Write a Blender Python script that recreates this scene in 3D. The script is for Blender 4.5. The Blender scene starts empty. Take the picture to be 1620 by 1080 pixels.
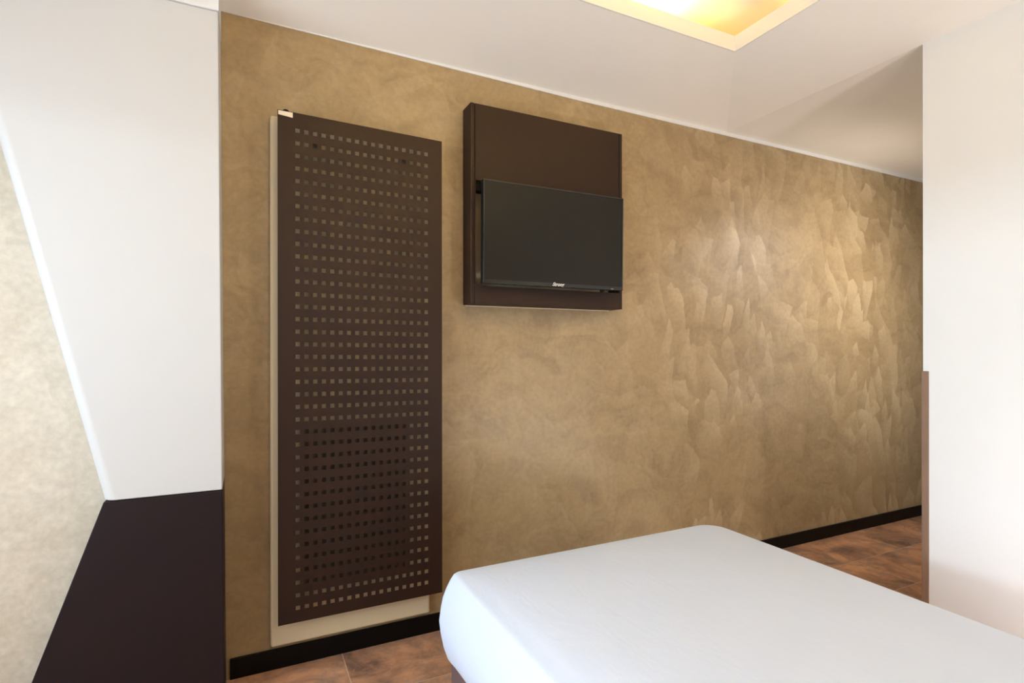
import bpy, bmesh, math, random
from mathutils import Vector, Matrix
random.seed(7)
S = bpy.context.scene
C = S.collection
# ---------------------------------------------------------------- camera
HC = 1.2371            # lens height above the floor
YAW = 26.064           # degrees to the right of the perpendicular to the stucco wall
cd = bpy.data.cameras.new('camera'); cam = bpy.data.objects.new('camera', cd); C.objects.link(cam)
cd.sensor_fit = 'HORIZONTAL'; cd.sensor_width = 36.0
cd.lens = 36.0 * 860.72 / 1620
cd.shift_y = 12.18 / 1620
cd.clip_start = 0.02
cam.location = (0, 0, HC)
cam.rotation_euler = (Matrix.Rotation(math.radians(-YAW), 4, 'Z') @ Matrix.Rotation(math.radians(90), 4, 'X') @ Matrix.Rotation(math.radians(-0.058), 4, 'Z')).to_euler()
S.camera = cam
# ---------------------------------------------------------------- view
S.view_settings.view_transform = 'Standard'; S.view_settings.look = 'None'
S.view_settings.gamma = 1.0; S.view_settings.use_curve_mapping = False
S.view_settings.exposure = -0.06
# ---------------------------------------------------------------- world and lights
w = bpy.data.worlds.new('sky'); S.world = w; w.use_nodes = True
bg = w.node_tree.nodes['Background']; bg.inputs[0].default_value = (0.93, 0.98, 1.0, 1); bg.inputs[1].default_value = 0.85

D = 2.3034      # stucco wall
UP = 2.525      # white wall on the right (faces -x)
VE = 1.279      # its free corner
UL = -1.25      # window wall
VB = -1.70      # wall behind the camera
H = 2.5         # height of the wall tops
INS, RISE = 0.534, 0.0856
UF = 5.6        # far end of the corridor
W0, W1, WZ0, WZ1 = -0.60, 1.90, 0.30, 2.06     # window opening in the left wall

def area(name, loc, target, sx, sy, power, col, spread=180):
    l = bpy.data.lights.new(name, 'AREA'); l.shape = 'RECTANGLE'; l.size = sx; l.size_y = sy
    l.energy = power; l.color = col; l.spread = math.radians(spread)
    o = bpy.data.objects.new(name, l); C.objects.link(o); o.location = loc
    d = Vector(target) - Vector(loc)
    o.rotation_euler = d.to_track_quat('-Z', 'Y').to_euler()
    return o
# daylight: sky close outside the window, and the bright low sky further out
area('window_daylight', (UL - 0.30, (W0 + W1) / 2, 1.27), (2, (W0 + W1) / 2, 1.1), 2.3, 1.6, 57, (0.81, 0.90, 1.0))
area('low_sky_daylight', (-9.0, -0.8, 2.45), (1, 0.9, 1.3), 6.0, 0.7, 370, (0.68, 0.88, 1.0))
# warm tubes lying in the ceiling cove behind its lip
CZ = H + RISE
def tube_light(name, a, b, power):
    a, b = Vector(a), Vector(b); m = (a + b) / 2; L = (b - a).length
    l = bpy.data.lights.new(name, 'AREA'); l.shape = 'RECTANGLE'; l.size = L; l.size_y = 0.03; l.energy = power
    l.color = (1.0, 0.66, 0.16)
    o = bpy.data.objects.new(name, l); C.objects.link(o); o.location = m
    o.rotation_euler = (math.pi, 0, math.atan2(b.y - a.y, b.x - a.x))
CU0, CU1, CV0, CV1 = 0.0, UP - INS, 0.35, D - INS     # the cove opening
tube_light('cove_tube_light', (0.2, CV1 + 0.07, CZ + 0.02), (1.62, CV1 + 0.07, CZ + 0.02), 54)
tube_light('cove_tube_light', (0.2, CV0 - 0.07, CZ + 0.02), (1.62, CV0 - 0.07, CZ + 0.02), 50)
tube_light('cove_tube_light', (CU1 + 0.07, 0.6, CZ + 0.02), (CU1 + 0.07, 1.35, CZ + 0.02), 10)
# added fill light behind the camera, aimed up to brighten the ceiling
area('ceiling_fill', (0.5, -1.45, 1.45), (0.6, -1.2, 2.5), 0.5, 0.2, 41, (0.97, 0.86, 0.74))
pl = bpy.data.lights.new('wall_foot_fill', 'POINT'); pl.energy = 36; pl.shadow_soft_size = 0.1; pl.color = (1.0, 0.98, 0.96)
po = bpy.data.objects.new('wall_foot_fill', pl); C.objects.link(po); po.location = (2.14, -0.05, 0.37)  # added low fill that lightens the bed's shadow on the white wall
# added fill lights, out of view, that brighten the stucco towards the corridor
area('corridor_fill', (3.95, 1.34, 1.35), (3.70, 2.3, 1.45), 0.75, 1.3, 8, (1.0, 0.90, 0.80))
area('stucco_highlight_fill', (3.60, 1.34, 1.95), (3.35, 2.3, 1.60), 0.6, 0.5, 8.5, (1.0, 0.88, 0.76), 130)  # added to raise a highlight on the stucco

# ---------------------------------------------------------------- materials
def new(name):
    m = bpy.data.materials.new(name); m.use_nodes = True
    return m, m.node_tree.nodes, m.node_tree.links, m.node_tree.nodes['Principled BSDF']
def plain(name, col, rough=0.5, spec=0.5, metal=0.0, coat=0.0, noise=0.0, nscale=40, bump=0.0, bscale=200):
    m, N, L, p = new(name)
    p.inputs['Base Color'].default_value = (*col, 1); p.inputs['Roughness'].default_value = rough
    p.inputs['Specular IOR Level'].default_value = spec; p.inputs['Metallic'].default_value = metal
    p.inputs['Coat Weight'].default_value = coat; p.inputs['Coat Roughness'].default_value = 0.15
    tc = N.new('ShaderNodeTexCoord')
    if noise:
        n = N.new('ShaderNodeTexNoise'); n.inputs['Scale'].default_value = nscale; n.inputs['Detail'].default_value = 4
        L.new(tc.outputs['Object'], n.inputs['Vector'])
        r = N.new('ShaderNodeMix'); r.data_type = 'RGBA'
        r.inputs['A'].default_value = (*[c * (1 - noise) for c in col], 1); r.inputs['B'].default_value = (*[min(1, c * (1 + noise)) for c in col], 1)
        L.new(n.outputs['Fac'], r.inputs['Factor']); L.new(r.outputs['Result'], p.inputs['Base Color'])
    if bump:
        n = N.new('ShaderNodeTexNoise'); n.inputs['Scale'].default_value = bscale; n.inputs['Detail'].default_value = 3
        L.new(tc.outputs['Object'], n.inputs['Vector'])
        b = N.new('ShaderNodeBump'); b.inputs['Strength'].default_value = bump; b.inputs['Distance'].default_value = 0.002
        L.new(n.outputs['Fac'], b.inputs['Height']); L.new(b.outputs['Normal'], p.inputs['Normal'])
    return m
def mixc(N, L, fac, a, b, blend='MIX'):
    r = N.new('ShaderNodeMix'); r.data_type = 'RGBA'; r.blend_type = blend
    for k, v in (('Factor', fac), ('A', a), ('B', b)):
        if hasattr(v, 'is_linked'): L.new(v, r.inputs[k])
        elif k == 'Factor': r.inputs[k].default_value = v
        else: r.inputs[k].default_value = (*v, 1)
    return r.outputs['Result']
def ramp(N, L, fac, p0, p1, c0=(0, 0, 0), c1=(1, 1, 1)):
    r = N.new('ShaderNodeValToRGB'); e = r.color_ramp.elements
    e[0].position = p0; e[1].position = p1; e[0].color = (*c0, 1); e[1].color = (*c1, 1)
    L.new(fac, r.inputs['Fac']); return r.outputs['Color']
def noise(N, L, vec, scale, detail=4, dist=0.0, rough=0.55):
    n = N.new('ShaderNodeTexNoise'); n.inputs['Scale'].default_value = scale; n.inputs['Detail'].default_value = detail
    n.inputs['Distortion'].default_value = dist; n.inputs['Roughness'].default_value = rough
    L.new(vec, n.inputs['Vector']); return n
def stucco(nm='golden_trowelled_stucco', A=(0.330, 0.236, 0.122), B=(0.400, 0.298, 0.164), Cd=(0.235, 0.164, 0.086), E=(0.60, 0.48, 0.31), big_s=1.0, worked=(1.2, 2.2, 0.30, 1.25)):
    m, N, L, p = new(nm)
    tc = N.new('ShaderNodeTexCoord')
    warp = noise(N, L, tc.outputs['Object'], 3.0, 4)
    wv = N.new('ShaderNodeVectorMath'); wv.operation = 'MULTIPLY_ADD'
    L.new(warp.outputs['Color'], wv.inputs[0]); wv.inputs[1].default_value = (0.34, 0.34, 0.34); L.new(tc.outputs['Object'], wv.inputs[2])
    w1 = noise(N, L, tc.outputs['Object'], 2.2, 0.0); w2 = noise(N, L, tc.outputs['Object'], 14.0, 2)
    wa = N.new('ShaderNodeVectorMath'); wa.operation = 'MULTIPLY_ADD'
    L.new(w1.outputs['Color'], wa.inputs[0]); wa.inputs[1].default_value = (0.22, 0.22, 0.22); L.new(tc.outputs['Object'], wa.inputs[2])
    wb = N.new('ShaderNodeVectorMath'); wb.operation = 'MULTIPLY_ADD'
    L.new(w2.outputs['Color'], wb.inputs[0]); wb.inputs[1].default_value = (0.022, 0.022, 0.022); L.new(wa.outputs[0], wb.inputs[2])
    # overlapping trowel strokes: crisp-edged lens-shaped patches, each fading out along its length
    strokes = []
    for k, (rot, sc, scale) in enumerate([(0.60, (1.7, 1, 0.70), 4.2), (-0.70, (1.5, 1, 0.72), 5.2), (1.2, (1.9, 1, 0.8), 6.0), (-0.15, (1.7, 1, 0.65), 8.0)]):
        mp = N.new('ShaderNodeMapping'); mp.inputs['Rotation'].default_value = (0, rot, 0)
        mp.inputs['Scale'].default_value = sc; mp.inputs['Location'].default_value = (k * 3.1, k * 1.7, k * 5.3)
        L.new(wb.outputs[0], mp.inputs['Vector'])
        v = N.new('ShaderNodeTexVoronoi'); v.inputs['Scale'].default_value = scale * big_s; v.inputs['Randomness'].default_value = 1
        L.new(mp.outputs[0], v.inputs['Vector'])
        sp = N.new('ShaderNodeSeparateColor'); L.new(v.outputs['Color'], sp.inputs[0])
        rr = ramp(N, L, sp.outputs[0], 0.55, 0.95)
        df = N.new('ShaderNodeVectorMath'); df.operation = 'SUBTRACT'; L.new(mp.outputs[0], df.inputs[0]); L.new(v.outputs['Position'], df.inputs[1])
        sx_ = N.new('ShaderNodeSeparateXYZ'); L.new(df.outputs[0], sx_.inputs[0])
        mr = N.new('ShaderNodeMapRange'); mr.inputs['From Min'].default_value = -0.5 / scale; mr.inputs['From Max'].default_value = 0.55 / scale
        L.new(sx_.outputs[2] if k % 2 else sx_.outputs[0], mr.inputs['Value'])
        strokes.append(mixc(N, L, 1.0, rr, mr.outputs[0], 'MULTIPLY'))
    st = mixc(N, L, 1.0, strokes[0], strokes[1], 'LIGHTEN')
    st = mixc(N, L, 1.0, st, mixc(N, L, 1.0, strokes[2], strokes[3], 'LIGHTEN'), 'LIGHTEN')
    # worked over unevenly: strokes show strongly in some areas, hardly in others
    sv = noise(N, L, tc.outputs['Object'], 0.9, 3, 0.3)
    st = mixc(N, L, 1.0, st, ramp(N, L, sv.outputs['Fac'], 0.40, 0.62, (0.10, 0.10, 0.10), (0.62, 0.62, 0.62)), 'MULTIPLY')
    sxx = N.new('ShaderNodeSeparateXYZ'); L.new(tc.outputs['Object'], sxx.inputs[0])
    mx = N.new('ShaderNodeMapRange'); L.new(sxx.outputs[0], mx.inputs['Value'])
    for kk, vv in zip(('From Min', 'From Max', 'To Min', 'To Max'), worked): mx.inputs[kk].default_value = vv
    st = mixc(N, L, 1.0, st, mx.outputs[0], 'MULTIPLY')
    big = noise(N, L, tc.outputs['Object'], 1.1, 5, 0.6)
    mp = N.new('ShaderNodeMapping'); mp.inputs['Scale'].default_value = (0.75, 1, 1.25); mp.inputs['Rotation'].default_value = (0, 0.35, 0); L.new(wv.outputs[0], mp.inputs['Vector'])
    mid = noise(N, L, mp.outputs[0], 4.2, 9, 1.6, 0.66)
    fine = noise(N, L, tc.outputs['Object'], 46, 5)
    base = mixc(N, L, ramp(N, L, big.outputs['Fac'], 0.30, 0.72), A, B)
    base = mixc(N, L, ramp(N, L, mid.outputs['Fac'], 0.42, 0.78), base, Cd)
    col = mixc(N, L, st, base, E)
    fr = ramp(N, L, fine.outputs['Fac'], 0.3, 0.7, (0.90, 0.90, 0.90), (1.07, 1.07, 1.07))
    col = mixc(N, L, 1.0, col, fr, 'MULTIPLY')
    L.new(col, p.inputs['Base Color'])
    ro = ramp(N, L, st, 0.0, 0.6, (0.44, 0.44, 0.44), (0.28, 0.28, 0.28)); L.new(ro, p.inputs['Roughness'])
    p.inputs['Specular IOR Level'].default_value = 0.5
    hb = mixc(N, L, 0.25, st, fine.outputs['Fac'])
    b = N.new('ShaderNodeBump'); b.inputs['Strength'].default_value = 0.18; b.inputs['Distance'].default_value = 0.004
    L.new(hb, b.inputs['Height']); L.new(b.outputs['Normal'], p.inputs['Normal'])
    return m
def tiles():
    m, N, L, p = new('rust_slate_floor_tile')
    tc = N.new('ShaderNodeTexCoord')
    # own tile grid: rows of 0.327 in y, tiles of 0.66 in x, every other row shifted by 0.19
    sx = N.new('ShaderNodeSeparateXYZ'); L.new(tc.outputs['Object'], sx.inputs[0])
    def M(op, a, b=None, c=None):
        n = N.new('ShaderNodeMath'); n.operation = op
        for i, v in enumerate((a, b, c)):
            if v is None: continue
            if hasattr(v, 'is_linked'): L.new(v, n.inputs[i])
            else: n.inputs[i].default_value = v
        return n.outputs[0]
    ry = M('DIVIDE', M('SUBTRACT', sx.outputs[1], 1.970), 0.327)
    row = M('FLOOR', ry)
    par = M('MODULO', M('ADD', row, 100.0), 2.0)       # 0 for the row next to the wall
    rx = M('DIVIDE', M('SUBTRACT', M('SUBTRACT', sx.outputs[0], 2.990), M('MULTIPLY', par, 0.190)), 0.660)
    fx = M('FRACT', M('ADD', rx, 50.0)); fy = M('FRACT', M('ADD', ry, 50.0))
    gx = M('LESS_THAN', M('MINIMUM', fx, M('SUBTRACT', 1.0, fx)), 0.0022)
    gy = M('LESS_THAN', M('MINIMUM', fy, M('SUBTRACT', 1.0, fy)), 0.0044)
    g = M('MAXIMUM', gx, gy)
    cid = N.new('ShaderNodeCombineXYZ'); L.new(M('FLOOR', M('ADD', rx, 50.0)), cid.inputs[0]); L.new(row, cid.inputs[1])
    wn = N.new('ShaderNodeTexWhiteNoise'); wn.noise_dimensions = '3D'; L.new(cid.outputs[0], wn.inputs['Vector'])
    off = N.new('ShaderNodeVectorMath'); off.operation = 'MULTIPLY_ADD'; L.new(wn.outputs['Color'], off.inputs[0])
    off.inputs[1].default_value = (9, 9, 9); L.new(tc.outputs['Object'], off.inputs[2])
    a = noise(N, L, off.outputs[0], 4.0, 10, 0.8, 0.68)
    b2 = noise(N, L, off.outputs[0], 9.0, 8, 1.2, 0.7)
    c3 = noise(N, L, off.outputs[0], 38.0, 6, 0.2, 0.7)
    col = mixc(N, L, ramp(N, L, a.outputs['Fac'], 0.36, 0.62), (0.17, 0.095, 0.072), (0.68, 0.36, 0.20))
    col = mixc(N, L, ramp(N, L, b2.outputs['Fac'], 0.50, 0.72), col, (0.28, 0.21, 0.18))
    col = mixc(N, L, ramp(N, L, c3.outputs['Fac'], 0.52, 0.80), col, (0.50, 0.29, 0.165))
    col = mixc(N, L, g, col, (0.60, 0.47, 0.34))
    L.new(col, p.inputs['Base Color'])
    L.new(ramp(N, L, b2.outputs['Fac'], 0.2, 0.8, (0.36, 0.36, 0.36), (0.56, 0.56, 0.56)), p.inputs['Roughness'])
    bp = N.new('ShaderNodeBump'); bp.inputs['Strength'].default_value = 0.25; bp.inputs['Distance'].default_value = 0.002
    L.new(a.outputs['Fac'], bp.inputs['Height']); L.new(bp.outputs['Normal'], p.inputs['Normal'])
    return m
def wood():
    m, N, L, p = new('brown_wood_profile')
    tc = N.new('ShaderNodeTexCoord'); mp = N.new('ShaderNodeMapping'); mp.inputs['Scale'].default_value = (60, 60, 3)
    L.new(tc.outputs['Object'], mp.inputs['Vector'])
    n = noise(N, L, mp.outputs[0], 3, 4)
    L.new(mixc(N, L, n.outputs['Fac'], (0.190, 0.112, 0.074), (0.270, 0.175, 0.120)), p.inputs['Base Color'])
    p.inputs['Roughness'].default_value = 0.45
    return m
def linen():
    m, N, L, p = new('white_bed_linen')
    tc = N.new('ShaderNodeTexCoord')
    p.inputs['Base Color'].default_value = (0.66, 0.735, 0.875, 1); p.inputs['Roughness'].default_value = 0.85
    p.inputs['Specular IOR Level'].default_value = 0.25; p.inputs['Sheen Weight'].default_value = 0.15
    a = noise(N, L, tc.outputs['Object'], 5.5, 5, 1.0, 0.5); b = noise(N, L, tc.outputs['Object'], 260, 2)
    mp = N.new('ShaderNodeMapping'); mp.inputs['Scale'].default_value = (9, 2.2, 2); mp.inputs['Rotation'].default_value = (0, 0, 0.75)
    L.new(tc.outputs['Object'], mp.inputs['Vector']); c = noise(N, L, mp.outputs[0], 2.0, 4, 0.6, 0.6)
    h = mixc(N, L, 0.40, a.outputs['Fac'], c.outputs['Fac']); h = mixc(N, L, 0.04, h, b.outputs['Fac'])
    bp = N.new('ShaderNodeBump'); bp.inputs['Strength'].default_value = 0.16; bp.inputs['Distance'].default_value = 0.02
    L.new(h, bp.inputs['Height']); L.new(bp.outputs['Normal'], p.inputs['Normal'])
    return m
STUC = stucco(); STUC_LIT = stucco('window_lit_stucco', (0.62, 0.56, 0.45), (0.70, 0.645, 0.53), (0.55, 0.485, 0.375), (0.80, 0.76, 0.68), 0.8, (0, 1, 0.38, 0.38)); TILE = tiles(); WOOD = wood(); LINEN = linen()  # second stucco is a lit copy, window light put into its colour
CEIL = plain('warm_white_ceiling_paint', (0.93, 0.90, 0.84), 0.85, 0.2, noise=0.02, nscale=6)
WHITE = plain('white_wall_paint', (0.765, 0.77, 0.77), 0.8, 0.25, noise=0.015, nscale=8)
COVE = plain('cove_white_paint', (0.78, 0.76, 0.72), 0.8, 0.2)
BLACK = plain('black_glazed_skirting', (0.003, 0.0025, 0.0022), 0.35, 0.15, noise=0.3, nscale=60)
BROWN = plain('dark_brown_powder_coat', (0.023, 0.0108, 0.0070), 0.5, 0.22, noise=0.05, nscale=12)
PLUM = plain('plum_brown_laminate', (0.0125, 0.0066, 0.0085), 0.5, 0.25, noise=0.05, nscale=9)
ACRYL = plain('white_satin_panel', (0.59, 0.595, 0.59), 0.55, 0.4)
CREAM = plain('cream_enamel', (0.60, 0.50, 0.33), 0.45, 0.5)
CREAMB = plain('cream_backing_board', (0.66, 0.56, 0.37), 0.6, 0.3)
TAG = plain('ivory_sticker', (0.80, 0.66, 0.48), 0.6, 0.3)
TVB = plain('gloss_black_plastic', (0.012, 0.012, 0.011), 0.16, 0.5)
SCR = plain('matte_dark_screen', (0.010, 0.0095, 0.008), 0.28, 0.24)
MATB = plain('matte_black_plastic', (0.004, 0.004, 0.004), 0.7, 0.2)
LOGO = plain('silver_print', (0.75, 0.72, 0.68), 0.4, 0.5)
GREYP = plain('grey_plastic', (0.25, 0.24, 0.23), 0.5)
BASEM = plain('mauve_brown_bed_fabric', (0.155, 0.092, 0.088), 0.9, 0.2, noise=0.08, nscale=120, bump=0.4, bscale=500)
FRAMEM = plain('white_window_frame', (0.8, 0.8, 0.8), 0.4)

# ---------------------------------------------------------------- helpers
def obj(name, bm, mat, parent=None, smooth=False, bevel=0.0, seg=2, loc=None):
    me = bpy.data.meshes.new(name); bmesh.ops.recalc_face_normals(bm, faces=bm.faces[:]); bm.to_mesh(me); bm.free()
    me.materials.append(mat)
    o = bpy.data.objects.new(name, me); C.objects.link(o)
    if parent: o.parent = parent
    if loc: o.location = loc
    if smooth: me.polygons.foreach_set('use_smooth', [True] * len(me.polygons))
    if bevel:
        b = o.modifiers.new('bevel', 'BEVEL'); b.width = bevel; b.segments = seg; b.limit_method = 'ANGLE'; b.angle_limit = math.radians(35)
        me.polygons.foreach_set('use_smooth', [True] * len(me.polygons))
        wn = o.modifiers.new('wn', 'WEIGHTED_NORMAL'); wn.keep_sharp = True
    return o
def box(bm, a, b):
    x0, x1 = sorted((a[0], b[0])); y0, y1 = sorted((a[1], b[1])); z0, z1 = sorted((a[2], b[2]))
    v = [bm.verts.new(p) for p in [(x0, y0, z0), (x1, y0, z0), (x1, y1, z0), (x0, y1, z0), (x0, y0, z1), (x1, y0, z1), (x1, y1, z1), (x0, y1, z1)]]
    for f in [(0, 3, 2, 1), (4, 5, 6, 7), (0, 1, 5, 4), (1, 2, 6, 5), (2, 3, 7, 6), (3, 0, 4, 7)]: bm.faces.new([v[i] for i in f])
def prism(bm, pts, d):
    """closed outline pts swept by the vector d"""
    a = [bm.verts.new(p) for p in pts]; b = [bm.verts.new(tuple(Vector(p) + Vector(d))) for p in pts]
    bm.faces.new(a); bm.faces.new(b[::-1])
    for i in range(len(a)): bm.faces.new([a[i], b[i], b[(i + 1) % len(a)], a[(i + 1) % len(a)]])
def bx(name, a, b, mat, parent=None, bevel=0.0, seg=2):
    bm = bmesh.new(); o = Vector((parent.location)) if parent else Vector((0, 0, 0))
    box(bm, Vector(a) - o, Vector(b) - o); return obj(name, bm, mat, parent, bevel=bevel, seg=seg)
def struct(o, label=None):
    o['kind'] = 'structure'
    if label: o['label'] = label
    return o
def thing(name, label, cat, loc, group=None):
    o = bpy.data.objects.new(name, None); C.objects.link(o); o.location = loc; o.empty_display_size = 0.1
    o['label'] = label; o['category'] = cat
    if group: o['group'] = group
    return o

# ---------------------------------------------------------------- room shell
T = 0.12
struct(bx('floor', (UL - T, VB - T, -0.1), (UF + T, D + T, 0), TILE))
struct(bx('wall_front', (UL - T, D, 0), (UF + T, D + T, H + 0.5), STUC), 'golden brown trowelled stucco wall')
bm = bmesh.new()
struct(obj('trim_3', (lambda b: (box(b, (UL, D - 0.06, 0), (-0.33, D, H)), b)[1])(bmesh.new()), STUC_LIT), 'added pier, its stucco coloured pale as if lit by the window')  # added pier that carries the window-lit stucco colour
bm = bmesh.new()
# the thin white painted strip between stucco and ceiling, wider towards the corridor
prism(bm, [(UL, D, 2.512), (UL, D, 2.5), (-0.05, D, 2.5), (1.5, D, 2.482), (4.5, D, 2.478), (UF, D, 2.478), (UF, D, 2.512)], (0, -0.004, 0))
struct(obj('trim_1', bm, WHITE), 'thin white painted strip between stucco wall and ceiling')
struct(bx('wall_right', (UP, VB - T, 0), (UP + 0.9, VE, H), WHITE), 'smooth white wall beside the bed')
struct(bx('wall_back', (UL - T, VB - T, 0), (UP, VB, H + 0.5), STUC))
struct(bx('wall_end', (UF, VE - 1.2, 0), (UF + T, D, H), WHITE))
struct(bx('wall_corridor', (UP + 0.9, VE - T - 0.001, 0), (UF, VE - 0.001, H), WHITE))
# left wall with the window opening
bm = bmesh.new()
box(bm, (UL - T, VB - T, 0), (UL, W0, H + 0.5)); box(bm, (UL - T, W1, 0), (UL, D, H + 0.5))
box(bm, (UL - T, W0, 0), (UL, W1, WZ0)); box(bm, (UL - T, W0, WZ1), (UL, W1, H + 0.5))
struct(obj('wall_left', bm, STUC))
wf = struct(bpy.data.objects.new('window_1', None)); C.objects.link(wf); wf.location = (UL, (W0 + W1) / 2, WZ0)
bm = bmesh.new()
oy, oz = (W0 + W1) / 2, WZ0
def fr(y0, y1, z0, z1): box(bm, (-0.08, y0 - oy, z0 - oz), (-0.03, y1 - oy, z1 - oz))
fr(W0, W1, WZ0, WZ0 + 0.05); fr(W0, W1, WZ1 - 0.05, WZ1); fr(W0, W0 + 0.05, WZ0, WZ1); fr(W1 - 0.05, W1, WZ0, WZ1)
obj('window_frame', bm, FRAMEM, wf)
# ceiling of the room: a shallow tray that rises from the wall tops to the cove opening
bm = bmesh.new()
o0 = [(UL, VB), (UP, VB), (UP, D), (UL, D)]; i0 = [(CU0, CV0), (CU1, CV0), (CU1, CV1), (CU0, CV1)]
vo = [bm.verts.new((x, y, H)) for x, y in o0]; vi = [bm.verts.new((x, y, CZ)) for x, y in i0]
vt = [bm.verts.new((x, y, H + 0.45)) for x, y in o0]
LIP = 0.068
for k in range(4):
    bm.faces.new([vo[k], vo[(k + 1) % 4], vi[(k + 1) % 4], vi[k]])
struct(obj('ceiling', bm, CEIL), 'off-white tray ceiling sloping up to the cove')
# cove: upstanding lip, trough behind it, upper ceiling
bm = bmesh.new()
t = 0.012
def ring(z0, z1, g):
    for (a, b) in (((CU0 - g, CV0 - g), (CU1 + g, CV0)), ((CU0 - g, CV1), (CU1 + g, CV1 + g)), ((CU0 - g, CV0), (CU0, CV1)), ((CU1, CV0), (CU1 + g, CV1))):
        box(bm, (a[0], a[1], z0), (b[0], b[1], z1))
ring(CZ - 0.001, CZ + LIP, t)
struct(obj('trim_2', bm, COVE), 'pale lip around the lit ceiling cove')
bm = bmesh.new()
g = 0.16; zt = CZ + LIP + 0.085
box(bm, (CU0 - g, CV0 - g, zt), (CU1 + g, CV1 + g, zt + 0.02))
for (a, b) in (((CU0 - g - t, CV0 - g - t), (CU1 + g + t, CV0 - g)), ((CU0 - g - t, CV1 + g), (CU1 + g + t, CV1 + g + t)), ((CU0 - g - t, CV0 - g), (CU0 - g, CV1 + g)), ((CU1 + g, CV0 - g), (CU1 + g + t, CV1 + g))):
    box(bm, (a[0], a[1], CZ - 0.022), (b[0], b[1], zt + 0.02))
struct(obj('ceiling_cove', bm, COVE), 'upper ceiling glowing in the cove')
bpy.data.objects['ceiling_cove'].name = 'ceiling_upper'
struct(bx('ceiling_corridor', (UP, VE - 1.2, H), (UF + T, D, H + 0.08), CEIL))
# skirting
struct(bx('baseboard_front', (-0.055, D - 0.012, 0), (UF, D, 0.0765), BLACK, bevel=0.002), 'glossy black skirting along the stucco wall')
# corner guard on the end of the white wall
bm = bmesh.new()
gz = 1.1445
prism(bm, [(UP - 0.004, VE - 0.022, 0), (UP - 0.004, VE + 0.004, 0), (UP + 0.022, VE + 0.004, 0), (UP + 0.022, VE, 0), (UP, VE, 0), (UP, VE - 0.022, 0)], (0, 0, gz))
cg = obj('corner_guard', bm, WOOD, bevel=0.001)
cg['label'] = 'narrow brown wooden corner guard on the edge of the white wall'; cg['category'] = 'corner guard'

# ---------------------------------------------------------------- kinked wall panel at the left
PV = 2.10
pn = thing('wall_panel', 'tall kinked wall panel, white above and plum brown below, left of the perforated radiator', 'wall panel', (-0.08, PV, 0))
def kink(z): return -0.403 - 0.232 * (z - 0.757) if z > 0.757 else -0.403 - 0.339 * (0.757 - z)
def right(z): return -0.0725 - 0.0070 * (z - 0.757)
def panel(name, z0, z1, mat, bev, rounded=0.0, y0=PV, y1=D):
    bm = bmesh.new(); o = pn.location
    pts = [(kink(z0 + 1e-5), z0), (right(z0), z0), (right(z1), z1), (kink(z1 - 1e-5), z1)]
    prism(bm, [(u - o.x, y0 - o.y, z) for u, z in pts], (0, y1 - y0, 0))
    if rounded:      # the slanting front edge on the window side is softly rounded
        bm.verts.ensure_lookup_table()
        e = bm.edges.get((bm.verts[0], bm.verts[3]))
        bmesh.ops.bevel(bm, geom=[e], offset=rounded, segments=10, profile=0.5, affect='EDGES')
    return obj(name, bm, mat, pn, bevel=bev, seg=5)
panel('upper_panel', 0.7595, 2.385, ACRYL, 0.004, 0.034)['label'] = 'white satin upper panel'
panel('lower_panel', 0.0, 0.757, PLUM, 0.003)['label'] = 'plum brown lower panel'
bm = bmesh.new(); o = pn.location
pts = [(kink(2.386), 2.386), (right(2.386) + 0.002, 2.386), (right(2.50) + 0.002, 2.54), (kink(2.50), 2.54)]
prism(bm, [(u - o.x, PV - 0.006 - o.y, z) for u, z in pts], (0, D - PV + 0.006, 0))
obj('head_board', bm, WHITE, pn)['label'] = 'bright white head piece under the ceiling'

# ---------------------------------------------------------------- radiator behind the perforated cover
RV = 2.20
rad = thing('radiator', 'tall cream wall radiator behind a dark brown perforated metal cover', 'radiator', (0.42, D, 0.08))
ro = rad.location
bm = bmesh.new()
box(bm, (0.083 - ro.x, 2.262 - ro.y, 0.100 - ro.z), (0.712 - ro.x, 2.3 - ro.y, 2.130 - ro.z))
obj('radiator_body', bm, CREAM, rad, bevel=0.010, seg=4)['label'] = 'cream enamel body'
# perforated cover: 17 x 39 square holes
bm = bmesh.new()
UL0, UR0, ZB0, ZT0 = 0.1065, 0.7462, 0.2078, 2.1300
hx, hz = 0.0158, 0.0162
cu = [0.1759 + i * (0.6774 - 0.1759) / 16 for i in range(17)]
cz = [0.2617 + j * (2.0635 - 0.2617) / 38 for j in range(39)]
xs = [UL0]; [xs.extend((c - hx / 2, c + hx / 2)) for c in cu]; xs.append(UR0)
zs = [ZB0]; [zs.extend((c - hz / 2, c + hz / 2)) for c in cz]; zs.append(ZT0)
def sk(u, z):   # the cover hangs with its top edge falling very slightly to the right
    f = (u - UL0) / (UR0 - UL0); k = (z - ZB0) / (ZT0 - ZB0)
    return z - 0.0135 * f * k + 0.0008 * f * (1 - k)
def grid(y):
    return [[bm.verts.new((x - ro.x, y - ro.y, sk(x, z) - ro.z)) for z in zs] for x in xs]
th = 0.0025
A = grid(RV); B = grid(RV + th)
nx, nz = len(xs), len(zs)
def hole(i, j): return i % 2 == 1 and j % 2 == 1
for i in range(nx - 1):
    for j in range(nz - 1):
        if hole(i, j):
            q = [(i, j), (i + 1, j), (i + 1, j + 1), (i, j + 1)]
            for k in range(4):
                (a, b), (c, d) = q[k], q[(k + 1) % 4]
                bm.faces.new([A[a][b], A[c][d], B[c][d], B[a][b]])
        else:
            bm.faces.new([A[i][j], A[i + 1][j], A[i + 1][j + 1], A[i][j + 1]])
            bm.faces.new([B[i][j], B[i][j + 1], B[i + 1][j + 1], B[i + 1][j]])
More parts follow.
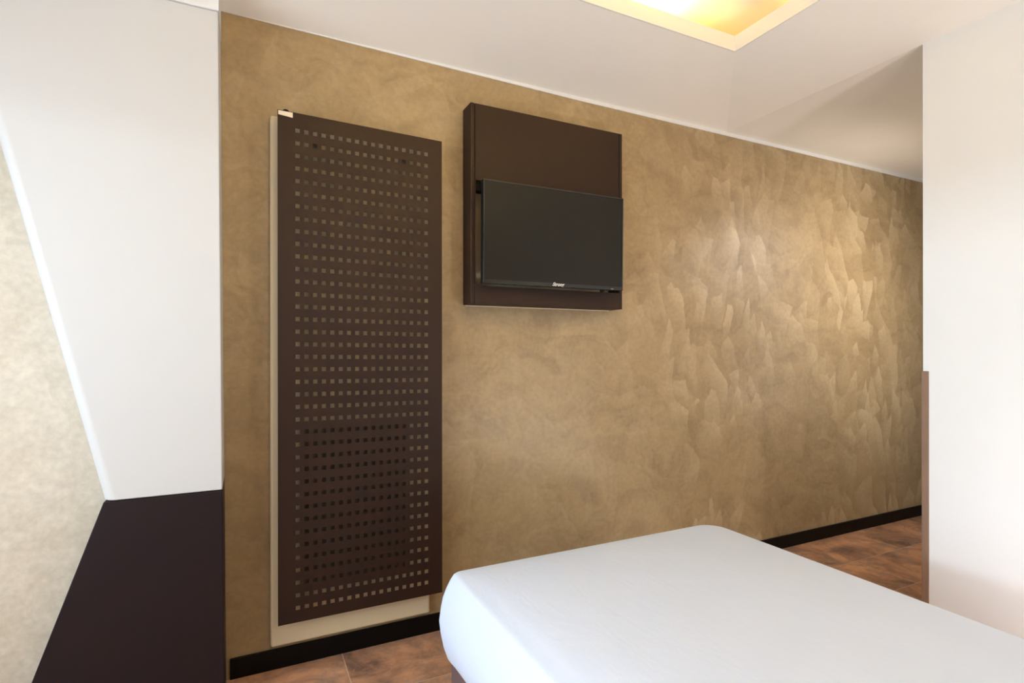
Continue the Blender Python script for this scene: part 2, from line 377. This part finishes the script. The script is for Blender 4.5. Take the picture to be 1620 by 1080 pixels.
for i in range(nx - 1):
    for j in (0, nz - 1): bm.faces.new([A[i][j], A[i + 1][j], B[i + 1][j], B[i][j]])
for j in range(nz - 1):
    for i in (0, nx - 1): bm.faces.new([A[i][j], A[i][j + 1], B[i][j + 1], B[i][j]])
# side returns folded back towards the wall
for x in (UL0, UR0 - 0.002):
    a = sk(x, ZB0); b = sk(x, ZT0)
    prism(bm, [(x - ro.x, RV + th - ro.y, a - ro.z), (x + 0.002 - ro.x, RV + th - ro.y, a - ro.z), (x + 0.002 - ro.x, RV + th - ro.y, b - ro.z), (x - ro.x, RV + th - ro.y, b - ro.z)], (0, 0.005, 0))
cov = obj('perforated_cover', bm, BROWN, rad)
cov['label'] = 'dark brown perforated metal cover'
# spacers behind two of the holes, top and bottom rows of fixings
for (i, j) in ((2, 37), (13, 37)):
    bm = bmesh.new(); z = sk(cu[i], cz[j])
    box(bm, (cu[i] - 0.012 - ro.x, RV + th - ro.y, z - 0.012 - ro.z), (cu[i] + 0.012 - ro.x, 2.264 - ro.y, z + 0.012 - ro.z)) if j == 37 else \
        box(bm, (cu[i] - 0.008 - ro.x, RV + th - ro.y, z + 0.016 - ro.z), (cu[i] + 0.008 - ro.x, 2.264 - ro.y, z + 0.028 - ro.z))
    obj('spacer', bm, MATB, rad)['label'] = 'black spacer block'
bm = bmesh.new(); box(bm, (0.188 - ro.x, 2.246 - ro.y, 0.30 - ro.z), (0.602 - ro.x, 2.2625 - ro.y, 0.94 - ro.z))  # dark sheet added to stand for shade seen through the lower holes
obj('shade_panel', bm, plain('hole_shade_dark', (0.075, 0.052, 0.036), 0.5, 0.3), rad, bevel=0.004)['label'] = 'added dark panel for the shade behind the lower holes'
# ivory sticker and the round hook at the top left corner
bm = bmesh.new()
pts = [(0.1088, 2.1285), (0.1590, 2.1275), (0.1590, 2.1085), (0.1088, 2.1135)]
prism(bm, [(u - ro.x, RV - 0.0008 - ro.y, z - ro.z - 0.001) for u, z in pts], (0, 0.0008, 0))
obj('sticker', bm, TAG, rad)['label'] = 'small ivory sticker'
bm = bmesh.new()
bmesh.ops.create_cone(bm, cap_ends=True, segments=24, radius1=0.013, radius2=0.013, depth=0.05, matrix=Matrix.Translation((0.136 - ro.x, 2.235 - ro.y, 2.127 - ro.z)) @ Matrix.Rotation(math.pi / 2, 4, 'X'))
obj('valve_cap', bm, MATB, rad)['label'] = 'round black valve cap'

# ---------------------------------------------------------------- television case
CVF, CL, CR, CB, CT = 2.205, 0.879, 1.694, 1.436, 2.3135
cs = thing('television_case', 'shallow dark brown wall case that frames the television', 'wall case', (1.2865, D, CB))
co = cs.location
def cb(name, a, b, mat, bev=0.0015):
    bm = bmesh.new(); box(bm, Vector(a) - co, Vector(b) - co); return obj(name, bm, mat, cs, bevel=bev)
cb('side_panel', (CL, CVF, CB), (CL + 0.019, D - 0.004, CT), BROWN, 0.003)
cb('side_panel', (CR - 0.018, CVF, CB), (CR, D - 0.004, CT), BROWN, 0.003)
cb('top_panel', (CL + 0.0195, CVF + 0.004, CT - 0.020), (CR - 0.0185, D - 0.004, CT - 0.002), BROWN)
cb('upper_door', (CL + 0.0215, CVF + 0.0005, 1.978), (CR - 0.0205, CVF + 0.018, CT - 0.001), BROWN, 0.001)
cb('lower_rail', (CL + 0.0195, CVF + 0.0005, CB), (CR - 0.0185, D - 0.004, 1.5165), BROWN, 0.001)
cb('inner_stile', (CL + 0.0195, CVF + 0.001, 1.517), (CL + 0.0245, CVF + 0.006, 1.977), BROWN, 0.001)
cb('back_board', (CL + 0.012, D - 0.004, CB - 0.004), (CR - 0.012, D, CT - 0.02), CREAMB)['label'] = 'cream backing board'
cb('hinge_block', (CL + 0.026, CVF + 0.022, 1.938), (CL + 0.075, D - 0.03, 1.992), MATB)['label'] = 'black mounting block'

# ---------------------------------------------------------------- television
tv = thing('television', 'flat black television hanging in front of the brown wall case', 'television', (1.2835, 2.150, 1.522))
tv.rotation_euler = (math.radians(0.8), 0, math.radians(-0.7))
TW, TH = 0.735, 0.448
def tvb(name, a, b, mat, bev=0.0):
    bm = bmesh.new(); box(bm, a, b); return obj(name, bm, mat, tv, bevel=bev)
h2 = TW / 2
tvb('housing', (-h2, 0.004, 0), (h2, 0.030, TH), TVB, 0.002)['label'] = 'gloss black housing'
tvb('rear_housing', (-h2 + 0.12, 0.030, 0.05), (h2 - 0.12, 0.055, 0.34), MATB, 0.006)
bm = bmesh.new()
for a, b in (((-h2, 0, 0), (h2, 0.006, 0.0175)), ((-h2, 0, TH - 0.007), (h2, 0.006, TH)), ((-h2, 0, 0.0175), (-h2 + 0.006, 0.006, TH - 0.007)), ((h2 - 0.006, 0, 0.0175), (h2, 0.006, TH - 0.007))): box(bm, a, b)
bezel = obj('bezel', bm, TVB, tv, bevel=0.0008)
sc = tvb('screen', (-h2 + 0.0055, 0.0025, 0.017), (h2 - 0.0055, 0.0045, TH - 0.0065), SCR); sc['label'] = 'dark matt screen'
# lettering on the bottom bezel
cu_ = bpy.data.curves.new('brand', 'FONT'); cu_.body = 'Strong'; cu_.size = 0.0225; cu_.shear = 0.45; cu_.extrude = 0.0003; cu_.offset = 0.0004; cu_.align_x = 'CENTER'
tmp = bpy.data.objects.new('t', cu_); C.objects.link(tmp)
bpy.context.view_layer.update()
dg = bpy.context.evaluated_depsgraph_get()
me = bpy.data.meshes.new_from_object(tmp.evaluated_get(dg)); bpy.data.objects.remove(tmp)
lt = bpy.data.objects.new('lettering', me); C.objects.link(lt); lt.parent = bezel
lt.rotation_euler = (math.pi / 2, 0, 0); lt.location = (0.003, -0.0006, 0.0045); me.materials.clear(); me.materials.append(LOGO)
tvb('indicator_mark', (0.297, -0.0006, 0.0035), (0.311, 0.0002, 0.0065), GREYP).parent = bezel
bm = bmesh.new()
bmesh.ops.create_cone(bm, cap_ends=True, segments=20, radius1=0.010, radius2=0.010, depth=0.012, matrix=Matrix.Translation((0.258, 0.016, -0.003)) @ Matrix.Rotation(math.pi / 2, 4, 'X'))
obj('remote_sensor', bm, MATB, tv)
bm = bmesh.new(); box(bm, (-0.08, 0.055, 0.12), (0.08, D - 0.008 - 2.150, 0.28)); obj('wall_bracket', bm, MATB, tv)

# ---------------------------------------------------------------- bed
bed = thing('bed', 'narrow bed with a taut white cover and mauve brown base', 'bed', (1.19, 0.70, 0))
bo = bed.location
BL, BR, BF, BH = 0.612, 1.772, 1.700, -0.34
def outline(dd, r, n=22):
    """rounded rectangle grown by dd; list of points, foot-left corner first"""
    l, rr, f, b = BL - dd, BR + dd, BF + dd, BH - dd
    pts = []
    R2 = r + 0.055     # the right-hand foot corner is much rounder
    cs4 = [(l + r, f - r, 90, 180, r), (l + r, b + r, 180, 270, r), (rr - r, b + r, 270, 360, r), (rr - R2, f - R2, 0, 90, R2)]
    for k, (cx, cy, a0, a1, r) in enumerate(cs4):
        for i in range(n + 1):
            a = math.radians(a0 + (a1 - a0) * i / n); pts.append((cx + r * math.cos(a), cy + r * math.sin(a)))
        nx_ = cs4[(k + 1) % 4]; ex = (nx_[0] + nx_[4] * math.cos(math.radians(nx_[2])), nx_[1] + nx_[4] * math.sin(math.radians(nx_[2])))
        m = 36 if k in (0, 2) else 22
        for i in range(1, m):
            f_ = i / m; pts.append((pts_last(pts, ex, f_)))
    return pts
_st = {}
def pts_last(pts, ex, f_):
    if f_ <= 1 / 36 + 1e-9 or (f_ - 1 / 22) ** 2 < 1e-12 or 'p' not in _st: _st['p'] = pts[-1]
    p = _st['p']; return (p[0] + (ex[0] - p[0]) * f_, p[1] + (ex[1] - p[1]) * f_)
from mathutils import noise as mn
bm = bmesh.new(); rings = []
# skirt profile from the hem up to the rim: (outward growth, height, corner radius)
prof = [(-0.012, 0.250, 0.03), (0.000, 0.208, 0.035), (0.010, 0.203, 0.04), (0.024, 0.224, 0.05), (0.038, 0.266, 0.06), (0.047, 0.315, 0.065), (0.050, 0.350, 0.065), (0.045, 0.390, 0.062), (0.037, 0.423, 0.055), (0.026, 0.453, 0.045), (0.014, 0.480, 0.036), (0.005, 0.496, 0.030), (-0.002, 0.5015, 0.027), (-0.012, 0.503, 0.026)]
for k, (dd, z, r) in enumerate(prof):
    ring_ = []
    for (px, py) in outline(dd, r):
        wob = 0.0
        if k < 8:
            wob = 0.004 * mn.noise(Vector((px * 5, py * 5, z * 3)))
        lift = 0.0
        if z < 0.33:      # the hem sags at the foot corner and is pulled up along the side
            dfoot = max(0.0, BF - py); lift = 0.030 * (1 - math.exp(-dfoot / 0.12)) * (0.33 - z) / 0.11 if px < 1.0 else 0.0
            lift = min(lift, 0.036)
        cxn = (px - 1.19); sgn = wob / max(0.2, abs(cxn))
        ring_.append(bm.verts.new((px + cxn * sgn - bo.x, py - bo.y, z + lift - bo.z)))
    rings.append(ring_)
rim = outline(-0.012, 0.026)
NR = 22
for k in range(1, NR + 1):
    rho = 1 - k / NR; rho = rho
    ring_ = []
    for (px, py) in rim:
        iy = min(max(py, BH + 0.55), BF - 0.55); ix = 1.192
        x_, y_ = ix + (px - ix) * rho, iy + (py - iy) * rho
        dl, df = max(0, x_ - BL), max(0, BF - y_)
        z_ = 0.503 + 0.055 * (1 - math.exp(-dl / 0.17)) * (1 - math.exp(-df / 0.16)) * (1 - math.exp(-max(0, BR - x_) / 0.45)) + 0.004 * (1 - rho ** 4) + 0.0022 * mn.noise(Vector((x_ * 6, y_ * 5, 2.0))) * min(1, (1 - rho) * 4) + 0.004 * mn.noise(Vector((x_ * 1.8, y_ * 1.7, 5.0))) * min(1, (1 - rho) * 3)
        ring_.append(bm.verts.new((x_ - bo.x, y_ - bo.y, z_)))
    rings.append(ring_)
for a, b in zip(rings[:-1], rings[1:]):
    n = len(a)
    for i in range(n): bm.faces.new([a[i], a[(i + 1) % n], b[(i + 1) % n], b[i]])
bmesh.ops.remove_doubles(bm, verts=bm.verts[:], dist=1e-5)
obj('bed_cover', bm, LINEN, bed, smooth=True)['label'] = 'taut white cover'
bm = bmesh.new(); box(bm, Vector((0.601, -0.33, 0.03)) - bo, Vector((1.765, 1.685, 0.262)) - bo)
obj('bed_base', bm, BASEM, bed, bevel=0.006)['label'] = 'mauve brown fabric base'
bm = bmesh.new(); box(bm, Vector((0.57, -0.42, 0.0)) - bo, Vector((1.80, -0.38, 0.95)) - bo)
obj('headboard', bm, PLUM, bed, bevel=0.004)
for (x_, y_) in ((0.66, 1.62), (1.70, 1.62), (0.66, -0.27), (1.70, -0.27)):
    bm = bmesh.new(); bmesh.ops.create_cone(bm, cap_ends=True, segments=16, radius1=0.022, radius2=0.026, depth=0.034, matrix=Matrix.Translation((x_ - bo.x, y_ - bo.y, 0.017)))
    obj('foot', bm, MATB, bed)
